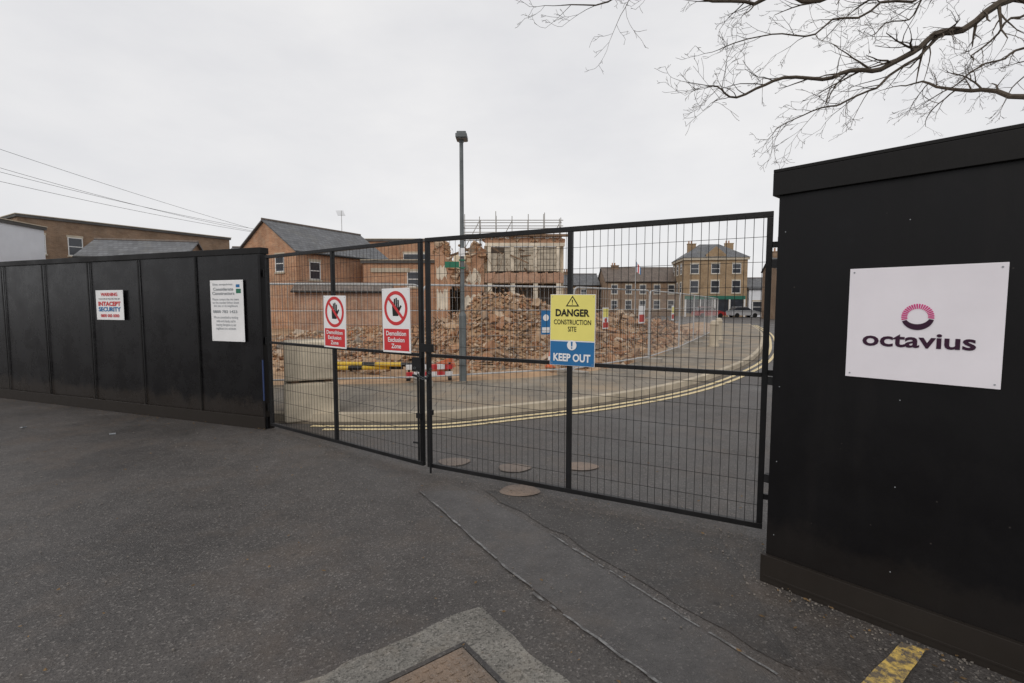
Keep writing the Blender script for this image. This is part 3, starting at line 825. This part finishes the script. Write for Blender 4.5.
building('brick_house', (8.2, 82), 0, 6, 7, 4.9, 6.8, 'brickB', 'slate', 'gable', [('y-', 0, 1+i*2, 3, 1, 1.3) for i in range(2)], [(.5, 3.2, 6.2, 1, 1.0)])
# small parked cars on the far street
def car(x, y, rz, mt):
    e = empty('parked_car', (x, y, 0), rz); m = MB()
    lowp = [(0, .3), (0, .85), (.5, .95), (3.0, .95), (3.9, .8), (4.0, .3)]
    def prism(P, y0, y1, mi):
        m.face([(a, y0, z) for a, z in P], mi); m.face([(a, y1, z) for a, z in reversed(P)], mi)
        for i in range(len(P)):
            a = P[i]; b_ = P[(i+1) % len(P)]; m.face([(a[0], y0, a[1]), (a[0], y1, a[1]), (b_[0], y1, b_[1]), (b_[0], y0, b_[1])], mi)
    prism(lowp, 0, 1.7, 0); m.obj('body', mt, e, bevel=.05)
    m = MB(); prism([(.3, .96), (.75, 1.38), (2.2, 1.40), (2.95, .96)], .10, 1.6, 0); m.obj('windows', 'glass', e, bevel=.03)
    m = MB(); prism([(.72, 1.395), (.8, 1.44), (2.15, 1.45), (2.22, 1.41)], .14, 1.56, 0); m.obj('roof', mt, e)
    m = MB()
    for a in (.75, 3.2):
        for s in (-.03, 1.53): m.tube([(a, s, .31), (a, s+.2, .31)], .31, 16)
    m.obj('wheels', 'sblack', e)
car(24.4, 66, .08, 'carred'); car(29.4, 67, .05, 'carsil')
e = empty('flagpole', (17.2, 70, 0)); m = MB(); m.tube([(0, 0, 0), (0, 0, 8.0)], [.09, .05], 8); m.obj('pole', 'frame', e)
m = MB()
for i in range(5):
    xa, xb = i*.14, (i+1)*.14
    m.face([(xa, .08*math.sin(i*1.2), 6.4-.12*i), (xb, .08*math.sin(i*1.2+1.2), 6.3-.12*i), (xb, .08*math.sin(i*1.2+1.2), 7.8-.2*i-.2), (xa, .08*math.sin(i*1.2), 7.8-.2*i)], (0, 1, 2, 1, 0)[i])
m.obj('flag', ['sblue', 'white', 'red'], e)

# ------------------------------------------------------------------ part-demolished building
random.seed(11)
e = empty('demolished_building', (-5.2, 34, 0))
W, H = 8.7, 6.3
m = MB()
def prof(x):
    return 4.9+.9*math.exp(-((x-.5)/.5)**2)-1.9*math.exp(-((x-1.6)/.55)**2)+.7*math.exp(-((x-2.7)/.4)**2)
nx = 30
for i in range(nx):
    x = 3.3*i/nx
    top = prof(x)+R(-.18, .18)
    hole = (.9 < x < 1.9)
    if hole:
        m.box((x, 0, 0), (x+3.3/nx-.001, .35, .9+R(0, .3)))
        if top > 3.4: m.box((x, 0, 2.9+R(-.3, .2)), (x+3.3/nx-.001, .35, top))
    else: m.box((x, 0, 0), (x+3.3/nx-.001, .35, top))
for k in range(22):
    y = .36+k*.24; m.box((0, y, 0), (.3, y+.238, 5.7-.02*k*k*.2+R(-.2, .2)))
m.obj('broken_brick_wall', 'brickO', e)
m = MB()
for (x0, z0, x1, z1) in ((.1, 1.2, .85, 2.9), (2.0, .6, 3.2, 2.6), (2.0, 2.9, 3.1, 4.2), (.1, 3.3, .8, 4.4)):
    n = 9; P = []
    for i in range(n+1): P.append((x0+(x1-x0)*i/n, -.012, z0+R(0, .4)))
    for i in range(n, -1, -1): P.append((x0+(x1-x0)*i/n, -.012, z1-R(0, .5)))
    m.face(P)
m.obj('plaster_remains', 'plasterW', e)
m = MB()
for k in range(28):
    x = .31+k*.3; m.box((x, 5.6, 0), (x+.299, 5.8, 5.2+.6*math.sin(k*.5)+R(-.15, .15) if x < 3.4 else 6.0))
m.box((3.3, .4, 0), (3.5, 5.59, 5.7)); m.box((W-.25, .25, 0), (W, 5.59, 6.0))
m.obj('inner_walls', 'plaster', e)
m = MB()
m.box((3.52, .1, 3.15), (W-.26, 5.58, 3.4)); m.box((.32, 1.6, 3.0), (3.28, 5.58, 3.2))
for i in range(4): m.box((3.55+i*1.55, -.02, 0), (3.85+i*1.55, .24, 3.14)); m.box((3.55+i*1.55, -.02, 3.95), (3.78+i*1.55, .22, 5.62))
m.box((3.4, -.05, 5.63), (W+.05, .24, 5.85))
m.obj('concrete_frame', 'plasterW', e)
m = MB()
for k in range(20):
    x = 3.4+k*.268; m.box((x, .0, 5.86), (x+.267, .22, 6.05+R(0, .18)))
m.obj('parapet_brickwork', 'brickO', e)
m = MB()
for k in range(30):
    x = 3.35+k*.178; m.box((x, -.03, 3.16+R(0, .05)), (x+.177, .09, 3.93-R(0, .14)))
m.obj('brick_band', 'brickP', e)
m = MB(); gb2 = MB()
for i in range(3):
    x0 = 3.80+i*1.55
    for k in range(4):
        for q in range(3):
            if (i == 0 and k > 2 and q < 2): continue
            m.box((x0+q*.44, .08+R(0, .02), 3.97+k*.41), (x0+q*.44+.40, .12, 3.97+k*.41+.375))
m.obj('infill_panels', 'louvre', e)
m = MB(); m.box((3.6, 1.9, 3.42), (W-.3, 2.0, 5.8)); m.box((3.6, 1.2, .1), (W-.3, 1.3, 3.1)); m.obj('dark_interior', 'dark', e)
m = MB(); m.box((2.6, -.25, 6.26), (W+.3, 0.1, 6.40)); m.box((0, 0, 0), (2.4, .15, .15), 0, Matrix.Rotation(-.35, 3, 'Y'), (.9, .3, 4.9)); m.box((0, 0, 0), (2.8, .12, .16), 0, Matrix.Rotation(.5, 3, 'Y'), (1.5, .5, 5.7))
for i in range(36): m.box((0, 0, 0), (R(.6, 1.9), .06, .09), 0, Matrix.Rotation(R(-.4, 1.4), 3, 'Y') @ Matrix.Rotation(R(-.6, .6), 3, 'Z'), (R(.2, 6.2), R(-.2, 1.2), R(2.6, 5.6)))
m.obj('timber_joists', 'timber', e)
m = MB()
for i in range(520):
    x = R(.1, 3.4); s = R(.05, .22); t = R(0, 1)
    if t < .4: z = 3.25+R(0, .5)*(1-abs(x-1.8)/1.8); y = R(.5, 2.6)
    elif t < .8: z = prof(x)+R(-.2, .25); y = R(0, .35)
    else: x = R(3.3, W); z = 6.0+R(-.05, .15); y = R(0, .4); s *= .5
    m.box((-s, -s, -s*.6), (s, s, s*.6), 0, Matrix.Rotation(R(0, 3), 3, 'X') @ Matrix.Rotation(R(0, 3), 3, 'Z'), (x, y, z), .05)
m.obj('hanging_debris', 'rubble', e)
m = MB()
for i in range(44):
    x = R(.3, 7.5); z = R(3, 5.6); P = [Vector((x, -.1, z))]
    for k in range(5): P.append(P[-1]+Vector((R(-.15, .15), R(-.1, .02), R(-.35, .05))))
    m.tube(P, .014, 4)
m.obj('reinforcement_bars', 'timber', e)
e = empty('scaffolding', (-3.9, 40.6, 0))
m = MB(); r = .034
xs = [i*1.3 for i in range(7)]
for y in (0, 1.2):
    for x in xs: m.tube([(x, y, 0), (x, y, 8.9+.25*math.sin(x*3+y))], r, 5)
    for z in (2, 4, 6, 7.0, 7.5, 8.0, 8.45): m.tube([(-.2, y, z), (xs[-1]+.2, y, z)], r, 5)
for x in xs:
    for z in (6, 7.0, 8.0): m.tube([(x, -.1, z-.05), (x, 1.3, z-.05)], r, 5)
for i in (0, 2, 5): m.tube([(xs[i], -.05, 6), (xs[i+1], -.05, 8.4)], r, 5)
m.obj('tubes', 'ggate', e)
m = MB(); m.box((-.1, .05, 7.06), (xs[-1]+.1, 1.15, 7.10)); m.box((-.1, -.04, 7.1), (xs[-1]+.1, -.0, 7.28)); m.obj('boards', 'timber', e)

m = MB(); m.tube([(-13.6, 40.5, 6.8), (-13.6, 40.5, 9.2)], .025, 5)
for k in range(5): m.tube([(-13.9, 40.5-.1*k, 8.8+.07*k), (-13.3, 40.5-.1*k, 8.8+.07*k)], .015, 4)
m.obj('tv_aerial', 'galv')
e = MB(); e.tube([(0, 0, 0), (0, 0, 10.5)], [.15, .11], 10); e.box((-.7, -.06, 9.9), (.7, .06, 10.02)); e.obj('utility_pole', 'timber', None, (-28, 14, 0), .4)
cbm = MB()
for k, (z0, z1, yo, sag) in enumerate([(10.9, 7.3, 0, .3), (9.9, 7.1, .4, .6), (9.2, 7.2, .2, .5), (8.4, 6.9, -.3, .4)]):
    a = Vector((-28+.2*k, 14, z0)); b_ = Vector((-18.2+.3*k, 35+yo, z1-.3)); P = []
    for i in range(25):
        t = i/24; p = a.lerp(b_, t); p.z -= sag*4*t*(1-t); P.append(p)
    cbm.tube(P, .009, 4)
cbm.obj('overhead_cables', 'cable')

# ------------------------------------------------------------------ bare tree
tm = MB(); random.seed(21)
MAXD = 5
def grow(p, d, L, r, depth):
    n = min(9, max(4, int(L/.11)))
    pts = [p.copy()]; rad = [r]; d = d.normalized(); cur = p.copy()
    curl = Vector((R(-1, 1), R(-1, 1), R(-1, 1)))*.14
    kids = []
    for i in range(n):
        d = (d+curl*.5+Vector((R(-1, 1), R(-1, 1), R(-1, 1)))*.20+Vector((0, 0, .03 if depth > 2 else -.02))).normalized()
        cur = cur+d*(L/n); pts.append(cur.copy()); rad.append(max(.0024, r*(1-.7*(i+1)/n)))
        if depth < MAXD and i >= 1 and random.random() < (.80 if depth < 4 else .42):
            kids.append((cur.copy(), d.copy(), rad[-1], (i+1)/n))
    tm.tube(pts, rad, 5 if r > .012 else 3, cap=False)
    if depth >= MAXD: return
    for (q, dd, rr, t) in kids:
        s = dd.cross(Vector((R(-1, 1), R(-1, 1), R(-1, 1)))).normalized()
        nd = dd*R(.6, .95)+s*R(.5, .95)
        grow(q, nd, L*R(.38, .70)*(1.1-.4*t), max(.0026, rr*.66), depth+1)
def limb(pts, r0, r1, kd=.8, kl=1.0, start=0.0):
    P = catmull(pts, 7)
    P = [p+Vector((noise.noise(p*1.7), noise.noise(p*1.7+Vector((9, 0, 0))), noise.noise(p*1.7+Vector((0, 9, 0)))))*.16 for p in P]
    n = len(P); rad = [r0+(r1-r0)*(i/(n-1))**.7 for i in range(n)]
    tm.tube(P, rad, 8, cap=True)
    for i in range(2, n-1):
        if i/n < start or random.random() > kd: continue
        t = (P[i+1]-P[i-1]).normalized()
        s = t.cross(Vector((R(-1, 1), R(-1, 1), R(-1, 1)))).normalized()
        s.z = s.z*.8-.12
        grow(P[i], t*R(.5, 1)+s*R(.5, 1), kl*R(.45, 1.2), max(.0045, rad[i]*.5), 2)
    grow(P[-1], (P[-1]-P[-3]), kl*.7, r1, 2)
trunk = [(13.2, 10.2, -.1), (13.1, 10.1, 1.5), (12.9, 10.0, 3.2), (12.7, 9.9, 4.6)]
TP = catmull(trunk, 5); tm.tube(TP, [.42-.012*i for i in range(len(TP))], 14)
T = trunk[-1]; TL = (12.8, 9.95, 3.9)
limb([TL, (10.4, 9.0, 5.7), (7.9, 8.0, 6.3), (6.5, 7.7, 5.75), (5.5, 7.5, 5.22), (4.35, 7.3, 4.85), (3.3, 7.2, 4.62), (2.6, 7.1, 4.6)], .095, .007, .85, .75, .25)
limb([T, (10.5, 8.8, 7.0), (7.76, 8.0, 7.25), (5.48, 7.8, 6.40), (3.6, 7.6, 6.12), (1.9, 7.4, 6.05), (.75, 7.3, 5.78)], .08, .006, .8, .72, .25)
limb([(6.5, 7.7, 5.75), (5.4, 7.5, 4.95), (4.4, 7.3, 4.42), (3.7, 7.2, 4.12)], .026, .006, .85, .6, .1)
limb([TL, (10.2, 8.8, 5.1), (8.3, 8.1, 5.7), (7.2, 7.8, 5.3), (6.1, 7.6, 4.70)], .05, .006, .8, .6, .35)
limb([(7.9, 8.0, 6.3), (6.7, 7.8, 6.45), (5.2, 7.6, 5.95), (4.0, 7.4, 5.55), (3.0, 7.3, 5.35)], .032, .006, .8, .7, .1)
limb([(7.9, 8.0, 6.3), (7.0, 7.6, 5.6), (6.5, 7.4, 5.1)], .024, .006, .8, .5, .1)
limb([(7.76, 8.0, 7.25), (6.6, 7.9, 6.7), (5.9, 7.8, 6.0), (5.2, 7.6, 5.6)], .024, .006, .8, .6, .1)
limb([(9.2, 8.5, 5.35), (8.2, 8.0, 5.2), (7.5, 7.8, 4.8)], .02, .006, .8, .5, .1)
limb([T, (12.0, 9.5, 7.5), (10.8, 9.0, 9.2), (10.2, 8.6, 10.5)], .16, .02, .4, 1.2, .3)
limb([T, (13.6, 10.5, 7.0), (14.5, 11.2, 9.4), (15.0, 11.6, 11)], .18, .02, .4, 1.2, .3)
limb([T, (13.5, 8.8, 6.0), (14.8, 7.2, 7.4), (15.8, 6.0, 8.3)], .12, .015, .4, 1.1, .3)
limb([T, (12.2, 11.6, 6.2), (11.6, 13.4, 7.3), (11.2, 14.8, 8.0)], .12, .015, .4, 1.1, .3)
tm.obj('bare_tree', 'bark')

# ------------------------------------------------------------------ distant trees
random.seed(5)
dt = MB()
for i in range(70):
    cx = R(-70, 110); cy = R(105, 135); h = R(5, 8.5)
    for k in range(90):
        a = R(0, 6.28); rr = R(0, 2.6); z = R(.5, h); s = R(.25, .7)
        rr *= math.sqrt(max(.05, 1-((z/h)-.5)**2*3))
        p = Vector((cx+rr*math.cos(a), cy+rr*math.sin(a), z))
        u = Vector((R(-1, 1), R(-1, 1), R(-.3, 1))).normalized()*s; v = Vector((R(-1, 1), R(-1, 1), R(-1, 1))).normalized()*s*.35
        dt.face([p-u, p+v, p+u, p-v])
dt.obj('distant_trees', 'twigs')

# ------------------------------------------------------------------ sky, sun, camera
w = bpy.data.worlds.new("World"); sc.world = w; w.use_nodes = True
nt = w.node_tree; bg = nt.nodes['Background']
sky = nn(nt, 'ShaderNodeTexSky', sky_type='NISHITA'); sky.sun_disc = False
sky.sun_elevation = math.radians(40); sky.sun_rotation = math.radians(205)
tc = nn(nt, 'ShaderNodeTexCoord'); mp = nn(nt, 'ShaderNodeMapping'); mp.inputs['Scale'].default_value = (1, 1, 2.6)
nt.links.new(tc.outputs['Generated'], mp.inputs['Vector'])
f = noi(nt, mp.outputs['Vector'], 1.5, 6, .55)
cl = ramp(nt, f, [(.30, (.69, .692, .72)), (.50, (.785, .782, .795)), (.70, (.88, .87, .868))])
mul = nn(nt, 'ShaderNodeVectorMath', operation='SCALE'); nt.links.new(cl, mul.inputs[0]); mul.inputs['Scale'].default_value = 10.3
o = mixc(nt, .955, sky.outputs[0], mul.outputs[0])
nt.links.new(o, bg.inputs['Color']); bg.inputs['Strength'].default_value = .1
sd = bpy.data.lights.new('sun', 'SUN'); sd.energy = 1.0; sd.angle = math.radians(25); sd.color = (1, .93, .84)
so_ = bpy.data.objects.new('sun', sd); COL.objects.link(so_); so_.rotation_euler = (math.radians(50), 0, math.radians(-25))

cd = bpy.data.cameras.new('camera'); cam = bpy.data.objects.new('camera', cd); COL.objects.link(cam)
cd.sensor_width = 36; cd.lens = 17.58; cd.clip_end = 1500; cd.clip_start = .05
cam.location = (0, 0, 1.68); cam.rotation_euler = (math.radians(90-4.17), 0, 0)
sc.camera = cam
sc.view_settings.view_transform = 'Standard'; sc.view_settings.look = 'None'; sc.view_settings.exposure = 0
